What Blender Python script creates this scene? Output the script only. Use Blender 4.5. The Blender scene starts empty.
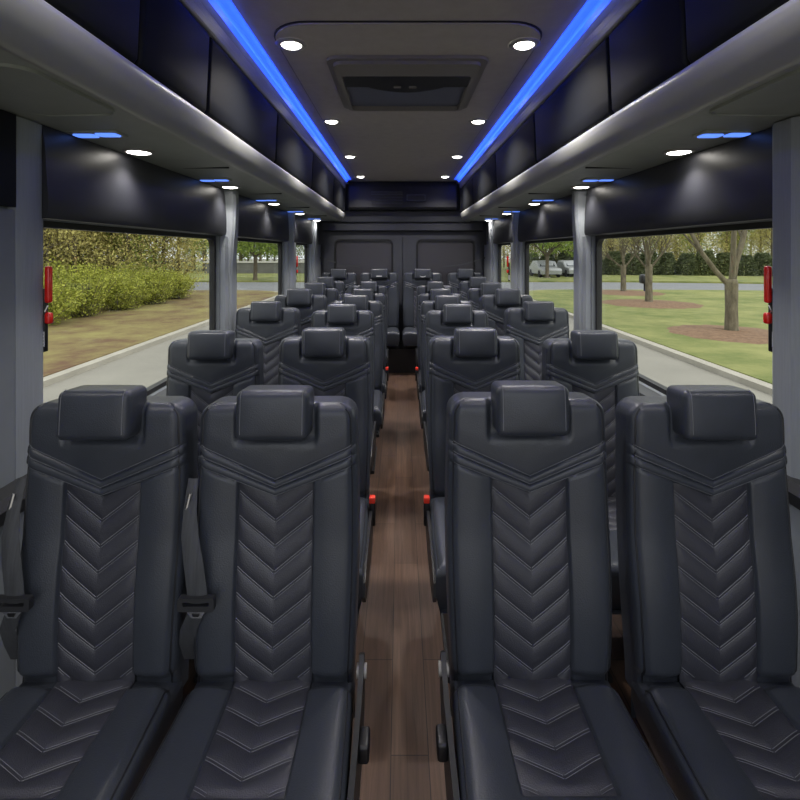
import bpy, bmesh, math, random
from mathutils import Vector, Matrix
R = math.radians
sc = bpy.context.scene
col = sc.collection
EYE = 1.5

# ------------------------------------------------------------------ materials
KM = 1.
def s2l(c):
    return tuple(KM*((v/255)/12.92 if v/255 <= .04045 else ((v/255+.055)/1.055)**2.4) for v in c)
def mat(name, rgb, rough=.5, metal=0., spec=.5, emit=None, estr=1., var=0., vscale=8., bump=0., bscale=200., coat=0., rgb2=None, stretch=None):
    m = bpy.data.materials.new(name); m.use_nodes = True
    nt = m.node_tree; b = nt.nodes['Principled BSDF']
    c = (*s2l(rgb), 1)
    b.inputs['Base Color'].default_value = c
    b.inputs['Roughness'].default_value = rough
    b.inputs['Metallic'].default_value = metal
    b.inputs['Specular IOR Level'].default_value = spec
    b.inputs['Coat Weight'].default_value = coat
    if emit:
        b.inputs['Emission Color'].default_value = (*emit, 1)
        b.inputs['Emission Strength'].default_value = estr
    if var or rgb2 or bump:
        tc = nt.nodes.new('ShaderNodeTexCoord')
        vec = tc.outputs['Object']
        if stretch:
            mp = nt.nodes.new('ShaderNodeMapping'); mp.inputs['Scale'].default_value = stretch
            nt.links.new(vec, mp.inputs['Vector']); vec = mp.outputs['Vector']
    if var or rgb2:
        n = nt.nodes.new('ShaderNodeTexNoise'); n.inputs['Scale'].default_value = vscale
        n.inputs['Detail'].default_value = 6; n.inputs['Roughness'].default_value = .65
        nt.links.new(vec, n.inputs['Vector'])
        r = nt.nodes.new('ShaderNodeValToRGB')
        r.color_ramp.elements[0].position = .32; r.color_ramp.elements[1].position = .68
        if rgb2:
            a, d = s2l(rgb), s2l(rgb2)
        else:
            a = tuple(v*(1-var) for v in c[:3]); d = tuple(min(1, v*(1+var)) for v in c[:3])
        r.color_ramp.elements[0].color = (*a, 1); r.color_ramp.elements[1].color = (*d, 1)
        nt.links.new(n.outputs['Fac'], r.inputs['Fac'])
        nt.links.new(r.outputs['Color'], b.inputs['Base Color'])
    if bump:
        n2 = nt.nodes.new('ShaderNodeTexNoise'); n2.inputs['Scale'].default_value = bscale; n2.inputs['Detail'].default_value = 3
        nt.links.new(vec, n2.inputs['Vector'])
        bp = nt.nodes.new('ShaderNodeBump'); bp.inputs['Strength'].default_value = bump; bp.inputs['Distance'].default_value = .003
        nt.links.new(n2.outputs['Fac'], bp.inputs['Height']); nt.links.new(bp.outputs['Normal'], b.inputs['Normal'])
    return m

M = {}
M['leather'] = mat('dark_leather', (54, 58, 66), .36, spec=.5, var=.10, vscale=6, bump=.25, bscale=320)
M['quilt'] = mat('quilted_leather', (55, 56, 64), .42, spec=.45, var=.10, vscale=9, bump=.3, bscale=400)
M['stitch'] = mat('grey_thread', (116, 118, 124), .7)
M['piping'] = mat('leather_piping', (32, 33, 37), .4)
M['seat_plastic'] = mat('black_seat_plastic', (30, 31, 34), .45, var=.1)
M['black'] = mat('black_plastic', (18, 18, 21), .4)
M['webbing'] = mat('seat_belt_webbing', (62, 64, 68), .55, var=.25, vscale=30, stretch=(6, 1, .3), bump=.4, bscale=500)
M['buckle'] = mat('buckle_plastic', (40, 41, 44), .4)
M['steel'] = mat('bright_steel', (205, 205, 208), .22, metal=1)
M['red'] = mat('red_plastic', (215, 22, 12), .3, coat=.4)
M['red_button'] = mat('red_button', (235, 60, 40), .4)
M['label'] = mat('white_sticker', (215, 215, 220), .6)
M['label_ink'] = mat('sticker_ink', (95, 95, 105), .6)
M['wall'] = mat('grey_wall_panel', (112, 117, 123), .55, var=.06, vscale=5)
M['pillar'] = mat('grey_pillar_trim', (134, 139, 145), .5, var=.07, vscale=20, stretch=(8, 8, .4))
M['valance'] = mat('charcoal_gloss_valance', (44, 45, 50), .42, spec=.4, var=.06)
M['gasket'] = mat('black_window_rubber', (17, 17, 19), .5)
M['bin_under'] = mat('bin_underside_plastic', (152, 157, 150), .5, var=.08, vscale=6)
M['bumper'] = mat('silver_grey_bin_edge', (156, 157, 154), .38, metal=.15, var=.05, vscale=4)
M['bin_door'] = mat('black_bin_door', (24, 26, 31), .6, spec=.12, var=.05)
M['trim'] = mat('brushed_trim', (150, 151, 158), .4, metal=.2)
M['ceiling'] = mat('charcoal_headliner', (164, 158, 152), .85, var=.05, vscale=14, bump=.2, bscale=500)
M['hatch'] = mat('hatch_plastic', (118, 114, 112), .6)
M['hatch_pane'] = mat('tinted_hatch_pane', (92, 95, 112), .35, spec=.6)
M['rear'] = mat('rear_door_panel', (62, 64, 71), .5, var=.05)
M['rear_top'] = mat('rear_bulkhead', (34, 35, 40), .5, var=.06)
M['rear_window'] = mat('tinted_rear_window', (58, 56, 62), .35, spec=.6)
M['white_led'] = mat('white_lamp_lens', (255, 255, 255), .3, emit=(1., .95, .87), estr=14)
M['blue_led'] = mat('blue_lamp_lens', (60, 110, 255), .3, emit=(.12, .27, 1.), estr=1.25)
M['blue_strip'] = mat('blue_led_strip', (40, 90, 255), .3, emit=(.03, .11, 1.), estr=1.2)
M['bezel'] = mat('lamp_bezel', (150, 147, 145), .4, metal=.2)
# outdoors
KM = .62
M['road'] = mat('pale_concrete_road', (172, 168, 157), .9, var=.10, vscale=.6)
M['asphalt'] = mat('grey_asphalt', (150, 152, 156), .85, var=.08, vscale=.8)
M['curb'] = mat('concrete_curb', (206, 200, 186), .85, var=.1, vscale=2)
M['lawn'] = mat('spring_lawn', (112, 128, 54), .9, rgb2=(176, 176, 106), vscale=.8, bump=1., bscale=30)
M['litter'] = mat('leaf_litter', (124, 92, 66), .95, rgb2=(176, 168, 100), vscale=.85, bump=1., bscale=14)
M['mulch'] = mat('bark_mulch', (128, 98, 74), .95, rgb2=(168, 134, 104), vscale=9, bump=1., bscale=25)
M['bark'] = mat('pale_bark', (92, 84, 66), .9, rgb2=(150, 140, 116), vscale=5, stretch=(2, 2, .6), bump=.8, bscale=12)
M['dark_bark'] = mat('woodland_bark', (98, 88, 70), .9, rgb2=(132, 120, 98), vscale=4, stretch=(2, 2, .5))
M['stone'] = mat('grey_fence_boards', (120, 120, 114), .85, var=.15, vscale=2)
M['white_paint'] = mat('white_paint', (225, 224, 216), .7)
M['car_paint'] = mat('silver_car_paint', (200, 203, 208), .3, metal=.3)
M['car_glass'] = mat('dark_car_glass', (70, 78, 84), .1)
M['tyre'] = mat('tyre_rubber', (28, 28, 28), .8)
KM = 1.05
def leaf_mat(name, a, b):
    m = bpy.data.materials.new(name); m.use_nodes = True; nt = m.node_tree; p = nt.nodes['Principled BSDF']
    p.inputs['Roughness'].default_value = .7; p.inputs['Specular IOR Level'].default_value = .2
    g = nt.nodes.new('ShaderNodeNewGeometry'); r = nt.nodes.new('ShaderNodeValToRGB')
    r.color_ramp.elements[0].color = (*s2l(a), 1); r.color_ramp.elements[1].color = (*s2l(b), 1)
    nt.links.new(g.outputs['Random Per Island'], r.inputs['Fac'])
    nt.links.new(r.outputs['Color'], p.inputs['Base Color'])
    tr = nt.nodes.new('ShaderNodeBsdfTranslucent'); mx = nt.nodes.new('ShaderNodeMixShader'); mx.inputs[0].default_value = .3
    nt.links.new(r.outputs['Color'], tr.inputs['Color'])
    nt.links.new(p.outputs[0], mx.inputs[1]); nt.links.new(tr.outputs[0], mx.inputs[2])
    nt.links.new(mx.outputs[0], nt.nodes['Material Output'].inputs['Surface'])
    return m
M['bush_leaf'] = leaf_mat('shrub_leaves', (112, 122, 44), (186, 188, 88))
M['wood_leaf'] = leaf_mat('woodland_leaves', (148, 136, 88), (204, 196, 120))  # leaf tones paled and flattened to carry haze over the woods
M['green_leaf'] = leaf_mat('green_leaves', (98, 122, 48), (158, 176, 82))
M['ever_leaf'] = leaf_mat('evergreen_leaves', (66, 76, 50), (112, 120, 84))
M['bud_leaf'] = leaf_mat('young_buds', (150, 146, 100), (186, 186, 128))

KM = 1.
def glass_mat():
    m = bpy.data.materials.new('window_glass'); m.use_nodes = True; nt = m.node_tree
    nt.nodes.remove(nt.nodes['Principled BSDF'])
    t = nt.nodes.new('ShaderNodeBsdfTransparent'); t.inputs[0].default_value = (.93, .94, .92, 1)
    g = nt.nodes.new('ShaderNodeBsdfGlossy'); g.inputs['Roughness'].default_value = .02
    g.inputs['Color'].default_value = (.8, .82, .85, 1)
    lw = nt.nodes.new('ShaderNodeLayerWeight'); lw.inputs['Blend'].default_value = .5
    pw = nt.nodes.new('ShaderNodeMath'); pw.operation = 'POWER'; pw.inputs[1].default_value = 4
    f = nt.nodes.new('ShaderNodeMath'); f.operation = 'MULTIPLY_ADD'; f.inputs[1].default_value = .30; f.inputs[2].default_value = .015
    nt.links.new(lw.outputs['Facing'], pw.inputs[0]); nt.links.new(pw.outputs[0], f.inputs[0])
    mx = nt.nodes.new('ShaderNodeMixShader')
    nt.links.new(f.outputs[0], mx.inputs[0]); nt.links.new(t.outputs[0], mx.inputs[1]); nt.links.new(g.outputs[0], mx.inputs[2])
    nt.links.new(mx.outputs[0], nt.nodes['Material Output'].inputs['Surface'])
    return m
M['glass'] = glass_mat()

def wood_mat():
    m = bpy.data.materials.new('dark_plank_floor'); m.use_nodes = True; nt = m.node_tree; b = nt.nodes['Principled BSDF']
    N = nt.nodes.new; L = nt.links.new
    tc = N('ShaderNodeTexCoord'); sp = N('ShaderNodeSeparateXYZ'); cb = N('ShaderNodeCombineXYZ')
    ad = N('ShaderNodeMath'); ad.operation = 'ADD'; ad.inputs[1].default_value = .082+1.1
    L(tc.outputs['Object'], sp.inputs[0]); L(sp.outputs['Y'], cb.inputs['X']); L(sp.outputs['X'], ad.inputs[0]); L(ad.outputs[0], cb.inputs['Y'])
    br = N('ShaderNodeTexBrick'); L(cb.outputs[0], br.inputs['Vector'])
    br.inputs['Scale'].default_value = 1; br.inputs['Brick Width'].default_value = .92; br.inputs['Row Height'].default_value = .112
    br.inputs['Mortar Size'].default_value = .0016; br.inputs['Mortar Smooth'].default_value = .3; br.offset = .38; br.offset_frequency = 2
    br.inputs['Color1'].default_value = (*s2l((84, 65, 54)), 1); br.inputs['Color2'].default_value = (*s2l((102, 80, 66)), 1)
    br.inputs['Mortar'].default_value = (*s2l((42, 32, 27)), 1); br.inputs['Bias'].default_value = 0
    mp = N('ShaderNodeMapping'); mp.inputs['Scale'].default_value = (1.3, 34, 1); L(cb.outputs[0], mp.inputs['Vector'])
    n = N('ShaderNodeTexNoise'); n.inputs['Scale'].default_value = 2.2; n.inputs['Detail'].default_value = 8; n.inputs['Roughness'].default_value = .7
    n.inputs['Distortion'].default_value = .6; L(mp.outputs[0], n.inputs['Vector'])
    rp = N('ShaderNodeValToRGB'); rp.color_ramp.elements[0].position = .3; rp.color_ramp.elements[1].position = .72
    rp.color_ramp.elements[0].color = (.5, .46, .44, 1); rp.color_ramp.elements[1].color = (1.15, 1.1, 1.08, 1)
    L(n.outputs['Fac'], rp.inputs['Fac'])
    n3 = N('ShaderNodeTexNoise'); n3.inputs['Scale'].default_value = 1.6; n3.inputs['Detail'].default_value = 3; L(cb.outputs[0], n3.inputs['Vector'])
    rp3 = N('ShaderNodeValToRGB'); rp3.color_ramp.elements[0].position = .3; rp3.color_ramp.elements[1].position = .7
    rp3.color_ramp.elements[0].color = (.62, .6, .6, 1); rp3.color_ramp.elements[1].color = (1.1, 1.1, 1.1, 1); L(n3.outputs['Fac'], rp3.inputs['Fac'])
    mx = N('ShaderNodeMix'); mx.data_type = 'RGBA'; mx.blend_type = 'MULTIPLY'; mx.inputs[0].default_value = 1
    L(br.outputs['Color'], mx.inputs[6]); L(rp.outputs['Color'], mx.inputs[7])
    mx2 = N('ShaderNodeMix'); mx2.data_type = 'RGBA'; mx2.blend_type = 'MULTIPLY'; mx2.inputs[0].default_value = .8
    L(mx.outputs[2], mx2.inputs[6]); L(rp3.outputs['Color'], mx2.inputs[7])
    L(mx2.outputs[2], b.inputs['Base Color'])
    b.inputs['Roughness'].default_value = .5; b.inputs['Specular IOR Level'].default_value = .35
    return m
M['wood'] = wood_mat()

# ------------------------------------------------------------------ mesh helpers
class MB:
    def __init__(s): s.v = []; s.f = []
    def add(s, vs, fs):
        o = len(s.v); s.v += [tuple(p) for p in vs]; s.f += [tuple(i+o for i in f) for f in fs]
    def box(s, c, size, rot=None):
        hx, hy, hz = (d/2 for d in size)
        vs = [Vector((x*hx, y*hy, z*hz)) for z in (-1, 1) for y in (-1, 1) for x in (-1, 1)]
        if rot: vs = [rot @ v for v in vs]
        s.add([v+Vector(c) for v in vs], [(0, 2, 3, 1), (4, 5, 7, 6), (0, 1, 5, 4), (2, 6, 7, 3), (0, 4, 6, 2), (1, 3, 7, 5)])
    def b3(s, x0, x1, y0, y1, z0, z1):
        s.box(((x0+x1)/2, (y0+y1)/2, (z0+z1)/2), (abs(x1-x0), abs(y1-y0), abs(z1-z0)))
    def grid(s, rows, closed=False):
        n = len(rows[0]); vs = [p for r in rows for p in r]; fs = []
        for i in range(len(rows)-1):
            for j in range(n if closed else n-1):
                k = (j+1) % n
                fs.append((i*n+j, i*n+k, (i+1)*n+k, (i+1)*n+j))
        s.add(vs, fs)
    def tube(s, pts, rad, n=8, cap=True):
        pts = [Vector(p) for p in pts]; rads = rad if isinstance(rad, (list, tuple)) else [rad]*len(pts)
        rows = []; up = None
        for i, p in enumerate(pts):
            t = (pts[min(i+1, len(pts)-1)]-pts[max(i-1, 0)]).normalized()
            if up is None: up = Vector((0, 0, 1)) if abs(t.z) < .9 else Vector((1, 0, 0))
            a = t.cross(up)
            if a.length < 1e-6: a = t.cross(Vector((0, 1, 0)))
            a.normalize(); b = a.cross(t).normalized(); up = b
            rows.append([p+(a*math.cos(q*2*math.pi/n)+b*math.sin(q*2*math.pi/n))*rads[i] for q in range(n)])
        o = len(s.v); s.grid(rows, True)
        if cap:
            s.f.append(tuple(range(o+n-1, o-1, -1))); e = o+(len(rows)-1)*n; s.f.append(tuple(range(e, e+n)))
    def lathe(s, c, prof, n=24, axis='z', sx=1, sy=1):
        rows = []
        for r, h in prof:
            ring = []
            for q in range(n):
                a = q*2*math.pi/n; x, y = r*math.cos(a)*sx, r*math.sin(a)*sy
                p = {'z': (x, y, h), 'x': (h, x, y), 'y': (x, h, y)}[axis]
                ring.append((p[0]+c[0], p[1]+c[1], p[2]+c[2]))
            rows.append(ring)
        s.grid(rows, True)
    def disk(s, c, r, n=24, axis='z'):
        ring = []
        for q in range(n):
            a = q*2*math.pi/n
            ring.append((c[0]+r*math.cos(a), c[1]+r*math.sin(a), c[2]) if axis == 'z' else (c[0]+r*math.cos(a), c[1], c[2]+r*math.sin(a)))
        s.add(ring, [tuple(range(n-1, -1, -1))])
    def prism(s, poly, d0, d1, axis):
        n = len(poly)
        def P(p, d): return {'x': (d, p[0], p[1]), 'y': (p[0], d, p[1]), 'z': (p[0], p[1], d)}[axis]
        s.add([P(p, d0) for p in poly]+[P(p, d1) for p in poly],
              [tuple(range(n-1, -1, -1)), tuple(range(n, 2*n))]+[(i, (i+1) % n, n+(i+1) % n, n+i) for i in range(n)])
    def ring_prism(s, outer, inner, d0, d1, axis):
        n = len(outer)
        def P(p, d): return {'x': (d, p[0], p[1]), 'y': (p[0], d, p[1]), 'z': (p[0], p[1], d)}[axis]
        vs = [P(p, d0) for p in outer]+[P(p, d0) for p in inner]+[P(p, d1) for p in outer]+[P(p, d1) for p in inner]
        fs = []
        for i in range(n):
            k = (i+1) % n
            fs += [(i, k, n+k, n+i), (2*n+i, 3*n+i, 3*n+k, 2*n+k), (i, 2*n+i, 2*n+k, k), (n+i, n+k, 3*n+k, 3*n+i)]
        s.add(vs, fs)
    def rbox(s, half, r, c=(0, 0, 0), k=4, m=4, bulge=None, rot=None):
        tmp = MB()
        def ts(h):
            inner = h-r
            a = [-h+r*(1-math.cos(i*math.pi/2/k)) for i in range(k)]
            b = [-inner+2*inner*i/m for i in range(m+1)]
            return a+b+[-x for x in reversed(a)]
        ax = [ts(h) for h in half]
        for d in range(3):
            u, w = [(1, 2), (2, 0), (0, 1)][d]
            for sg in (-1, 1):
                rows = []
                for a in ax[u]:
                    row = []
                    for b in ax[w]:
                        p = [0, 0, 0]; p[d] = sg*half[d]; p[u] = a; p[w] = b
                        q = [max(-(half[i]-r), min(half[i]-r, p[i])) for i in range(3)]
                        dv = Vector([p[i]-q[i] for i in range(3)])
                        if dv.length > 1e-9: dv = dv.normalized()*r
                        P = Vector(q)+dv
                        if bulge:
                            for i in range(3):
                                if bulge[i]:
                                    j, l = [x for x in range(3) if x != i]
                                    P[i] += bulge[i]*(P[i]/half[i])*(1-(P[j]/half[j])**2)*(1-(P[l]/half[l])**2)
                        if rot: P = rot @ P
                        row.append(P+Vector(c))
                    rows.append(row if sg > 0 else row[::-1])
                tmp.grid(rows)
        s.add(tmp.v, tmp.f); s.merge = True
    def build(s, name, m, parent=None, smooth=True, angle=38, merge=None, fix=True):
        me = bpy.data.meshes.new(name); me.from_pydata(s.v, [], s.f)
        if fix or getattr(s, 'merge', False) or merge:
            bm = bmesh.new(); bm.from_mesh(me)
            if getattr(s, 'merge', False) or merge: bmesh.ops.remove_doubles(bm, verts=bm.verts, dist=merge or 1e-5)
            if fix: bmesh.ops.recalc_face_normals(bm, faces=bm.faces)
            bm.to_mesh(me); bm.free()
        for mm in (m if isinstance(m, (list, tuple)) else [m]): me.materials.append(mm)
        if smooth:
            me.shade_smooth(); me.set_sharp_from_angle(angle=R(angle))
        o = bpy.data.objects.new(name, me); col.objects.link(o)
        if parent: o.parent = parent
        return o
def empty(name, loc, rz=0, scale=None):
    o = bpy.data.objects.new(name, None); col.objects.link(o); o.location = loc; o.rotation_euler.z = rz; o.empty_display_size = .1
    if scale: o.scale = scale
    return o
def tag(o, label=None, cat=None, group=None, kind=None):
    if label: o['label'] = label
    if cat: o['category'] = cat
    if group: o['group'] = group
    if kind: o['kind'] = kind
    return o
KIDS = {}
def kids(o): return [c for c in bpy.data.objects if c.parent == o]
def copy_tree(o, parent=None):
    c = o.copy(); col.objects.link(c)
    if parent: c.parent = parent
    if o.name not in KIDS: KIDS[o.name] = kids(o)
    for ch in KIDS[o.name]: copy_tree(ch, c)
    return c
def rrect(cx, cy, hx, hy, r, n=6):
    pts = []
    for sx, sy, a0 in ((1, 1, 0), (-1, 1, 90), (-1, -1, 180), (1, -1, 270)):
        for i in range(n+1):
            a = R(a0+90*i/n); pts.append((cx+sx*(hx-r)+r*math.cos(a), cy+sy*(hy-r)+r*math.sin(a)))
    return pts
def lerp(a, b, t): return a+(b-a)*t
def sst(a, b, x):
    t = max(0, min(1, (x-a)/(b-a))); return t*t*(3-2*t)

# ------------------------------------------------------------------ the seat
CZ = .464                      # cushion height at the crease
AL = math.atan2(.05, .645)
SA, CA = math.sin(AL), math.cos(AL)
HB, T, WB = .665, .095, .2     # back length, thickness, half width
IW = .094                      # half width of the quilted strip
def bp(u, v, d=0.):            # backrest point: across, along, outward
    return Vector((u, v*SA-d*CA+.004, CZ+v*CA+d*SA))
def hwid(v):
    w = .1955+.0095*math.sin(max(0, min(1, v/.6))*math.pi*.9)
    r = .042
    if v > HB-r:
        e = min(1, (v-(HB-r))/r); w = w-r+r*math.sqrt(max(0, 1-e*e))
    return w
def vline(k, u):               # the three stitched V lines
    e, c = [(.563, .476), (.538, .457), (.511, .4365)][k]
    return lerp(c, e, min(1, abs(u)/WB))
def front(u, v):
    w = hwid(v); e = min(w-abs(u), HB-v); RR = .03
    d = 0.
    if e < RR: d -= RR*(1-math.sqrt(max(0, 1-(1-max(0, e)/RR)**2)))
    a = abs(u); l3 = vline(2, u); l1 = vline(0, u)
    if v < l3:
        d += .009*math.sin(max(0, min(1, (a-IW)/(WB-IW)))*math.pi)
        d -= .013*(1-sst(IW-.003, IW+.004, a))*sst(0, .006, l3-v)
    else:
        d += .004*sst(0, .006, v-l3)
        for k in range(2):
            lo, hi = vline(k+1, u), vline(k, u)
            if lo <= v <= hi: d += .0035*math.sin((v-lo)/(hi-lo)*math.pi)**.6
        if v > l1: d += .004*min(1, (v-l1)/.04)
    for k in range(3):
        d -= .0024*math.exp(-((v-vline(k, u))/.003)**2)
    d += .010*math.sin(max(0, min(1, v/.34))*math.pi)      # lumbar swell
    d -= .016*(1-sst(-.004, .022, v))
    d -= .004*math.exp(-((w-abs(u)-.0125)/.0035)**2)
    # soft dish where the headrest sits
    dish = (1-sst(.095, .108, a))*sst(.566, .582, v)
    d -= .014*dish
    return d
def make_backrest(parent):
    mb = MB(); ss = []
    base = [0, .012, .03, .055, .09, .13, .18, .24, .31, .38, .43, .455, .466, .476, .49, .51, .53, .55, .57, .59, .62, .66, .72, .78, .83, .87, .9, .925, .95, .968, .982, .992, 1]
    ss = [-x for x in reversed(base[1:])]+base
    specs = []
    for i in range(26): specs.append((-.06, 2, i/26.))
    for f in (.9, .95, .985): specs.append((-.06, 2, f)) if False else None
    rows = []
    def addrow(fn): rows.append([(lambda u0: (lambda v: (s*hwid(v), v))(fn(u0)))(s*WB) for s in ss])
    for f in (0, .06, .10, .115, .13, .145, .16, .18)+tuple(.2+.75*i/19 for i in range(20)): addrow(lambda u, f=f: lerp(-.06, vline(2, u), f))
    for f in (.965, .98, .99, 1.): addrow(lambda u, f=f: lerp(-.06, vline(2, u), f))
    for i in range(1, 9): addrow(lambda u, f=i/8: lerp(vline(2, u), vline(1, u), f))
    for i in range(1, 9): addrow(lambda u, f=i/8: lerp(vline(1, u), vline(0, u), f))
    fr = [.03, .06, .1, .16, .24, .32, .40, .46, .5, .54, .58, .64, .7, .76, .8, .84, .88, .91, .935, .955, .972, .985, .994, 1]
    for f in fr: addrow(lambda u, f=f: lerp(vline(0, u), HB, f))
    P = [[bp(u, v, front(u, v)) for u, v in r] for r in rows]
    mb.grid(P)
    # sides, top and back
    nb = len(ss)
    def ring(i, d): return [bp(rows[i][0][0], rows[i][0][1], d), bp(rows[i][-1][0], rows[i][-1][1], d)]
    for idx in (0, -1):
        mb.grid([[P[i][idx]]+[bp(rows[i][idx][0]*(1 if dd < .99 else .93), rows[i][idx][1], -lerp(.03, T, dd)) for dd in (.3, .7, .9, 1)] for i in range(len(rows))])
    mb.grid([P[-1], [bp(u, v, -T) for u, v in rows[-1]]])
    mb.grid([[bp(rows[i][0][0]*.93, rows[i][0][1], -T), bp(rows[i][-1][0]*.93, rows[i][-1][1], -T)] for i in range(len(rows))])
    body = mb.build('backrest', M['leather'], parent, angle=60)
    # quilted strip
    q = MB(); us = [-1+2*i/40 for i in range(41)]
    pitch, drop = .0602, .073
    w = .54; rr = []
    while w > -.03:
        row = []
        for s in us:
            u = s*(IW+.001); v = w-drop*(1-abs(s))
            v = min(v, vline(2, u)+.002); v = max(v, -.06)
            ph = ((.446-w)/pitch) % 1
            b = .0075*(4*ph*(1-ph))**.55*(1-abs(s)**10)
            row.append(bp(u, v, -.011+b+.010*math.sin(max(0, min(1, v/.34))*math.pi)))
        rr.append(row); w -= pitch/12
    for i in range(len(rr)):    # keep the last row at the bottom
        pass
    w0 = w
    for k in range(1, 4):
        row = [bp(s*(IW+.001), max(-.06, (w0-drop*(1-abs(s)))-.02*k), -.011) for s in us]
        rr.append(row)
    q.grid(rr); strip = q.build('quilted_strip', M['quilt'], body, angle=80)
    st = MB()
    for k in range(8):
        w = .446-pitch*k
        for off in (.0035, -.0035):
            for sg in (-1, 1):
                pts = []
                for j in range(7):
                    s = sg*(1-j/6*.985)*.97
                    u = s*IW; v = w+off-drop*(1-abs(s))
                    if v < .0 or v > vline(2, u)-.002: continue
                    ph = ((.446-w-off)/pitch) % 1
                    b = .0075*(4*ph*(1-ph))**.55*(1-abs(s)**10)
                    pts.append(bp(u, v, -.0102+b+.010*math.sin(max(0, min(1, v/.34))*math.pi)))
                if len(pts) > 1: st.tube(pts, .0009 if off > 0 else .0006, 4, False)
    st.build('chevron_stitching', M['stitch'], body)
    st = MB()
    for k in range(3):
        pts = [bp(u, vline(k, u)+.0035, front(u, vline(k, u)+.0035)+.0006) for u in [WB*.95*(-1+2*i/40) for i in range(41)]]
        st.tube(pts, .0007, 4, False)
    st.build('band_stitching', M['stitch'], body)
    for sg in (-1, 1):
        pp = MB(); pts = []
        for i in range(60):
            v = -.05+(HB-.012+.05)*i/59
            u = sg*(hwid(v)-.0125); pts.append(bp(u, v, front(u, v)+.0010))
        pp.tube(pts, .0024, 6)
        pp.build('piping', M['piping'], body)
    return body
def make_headrest(parent):
    mb = MB(); rot = Matrix.Rotation(-AL, 3, 'X')
    c = bp(0, .647, .008)
    mb.rbox((.089, .050, .060), .017, c, k=5, m=6, bulge=(.001, .006, .002), rot=rot)
    h = mb.build('headrest', M['leather'], parent, angle=80)
    for sg in (-1, 1):
        st = MB(); x = sg*.075; pts = []
        for z in [-.043+.086*i/10 for i in range(11)]:
            yb = -.050-.006*(1-(x/.089)**2)*(1-(z/.060)**2)
            pts.append(rot @ Vector((x, yb-.0004, z))+c)
        for a in range(1, 7):
            an = a/6*math.pi/2
            pts.append(rot @ Vector((x, -.033-.0185*math.cos(an), .043+.0185*math.sin(an)))+c)
        st.tube(pts, .0009, 4, False)
        st.build('headrest_stitching', M['stitch'], h)
    return h
QL = .262; QD = .50
def cz(u, q):
    w = .198+.012*min(1, q/.3); a = abs(u); RR = .03
    e = min(w-a, QD-q); d = 0
    if e < RR: d -= RR*(1-math.sqrt(max(0, 1-(1-max(0, e)/RR)**2)))
    d += .008*math.sin(max(0, min(1, (a-.092)/(.2-.092)))*math.pi)
    if q < QL+.006: d -= .013*(1-sst(.089, .096, a))*(1-sst(QL-.003, QL+.004, q))
    d += .012*sst(0, .35, q)
    d -= .016*(1-sst(.0, .024, q))
    d -= .004*math.exp(-((w-a-.0125)/.0035)**2)
    return d
def make_cushion(parent):
    mb = MB()
    base = [0, .1, .22, .34, .42, .445, .458, .468, .48, .5, .54, .6, .68, .76, .83, .88, .92, .95, .97, .985, .995, 1]
    ss = [-x for x in reversed(base[1:])]+base
    qs = [-.05, -.02, 0, .006, .012, .018, .024, .03, .06, .1, .14, .18, .22, .245, .255, .259, .263, .268, .275, .29, .32, .36, .40, .43, .45, .465, .478, .488, .495, .499, QD]
    def cp(u, q, z): return Vector((u, -q, CZ+z))
    def W(q): return .198+.012*max(0, min(1, q/.3))
    P = [[cp(s*W(q), q, cz(s*W(q), q)) for s in ss] for q in qs]
    mb.grid(P)
    for idx in (0, -1):
        mb.grid([[P[i][idx], cp(ss[idx]*W(qs[i]), qs[i], -.08), cp(ss[idx]*W(qs[i])*.93, qs[i], -.135)] for i in range(len(qs))])
    mb.grid([P[-1], [cp(s*W(QD), QD, -.08) for s in ss], [cp(s*W(QD)*.93, QD-.02, -.135) for s in ss]])
    mb.grid([[cp(-W(q)*.93, q, -.135), cp(W(q)*.93, q, -.135)] for q in qs])
    mb.grid([P[0], [cp(s*W(0), -.05, -.135) for s in ss]])
    body = mb.build('cushion', M['leather'], parent, angle=60)
    q_ = MB(); us = [-1+2*i/40 for i in range(41)]; pitch, drop = .060, .048
    rr = []; w = -.10
    while w < QL+.06:
        row = []
        for s in us:
            u = s*.093; q = min(w+drop*(1-abs(s)), QL+.002); q = max(q, -.04)
            ph = ((w+.003)/pitch) % 1
            b = .007*(4*ph*(1-ph))**.55*(1-abs(s)**10)*(1-sst(QL-.02, QL, q))
            row.append(cp(u, q, -.011+b+.012*sst(0, .35, q)))
        rr.append(row); w += pitch/12
    q_.grid(rr); q_.build('quilted_strip', M['quilt'], body, angle=80)
    st = MB()
    for k in range(0, 5):
        w = -.003+pitch*k
        for off in (.0035, -.0035):
            for sg in (-1, 1):
                pts = []
                for j in range(7):
                    s = sg*(1-j/6*.985)*.96; q = w+off+drop*(1-abs(s))
                    if q > QL-.004 or q < 0: continue
                    ph = ((w+off+.003)/pitch) % 1
                    b = .007*(4*ph*(1-ph))**.55*(1-abs(s)**10)
                    pts.append(cp(s*.093, q, -.0106+b+.012*sst(0, .35, q)))
                if len(pts) > 1: st.tube(pts, .0006, 4, False)
    st.build('chevron_stitching', M['stitch'], body)
    for sg in (-1, 1):
        pp = MB(); pts = []
        for i in range(40):
            q = (QD-.012)*i/39; u = sg*(W(q)-.0125); pts.append(cp(u, q, cz(u, q)+.0010))
        pp.tube(pts, .0024, 6)
        pp.build('piping', M['piping'], body)
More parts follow.
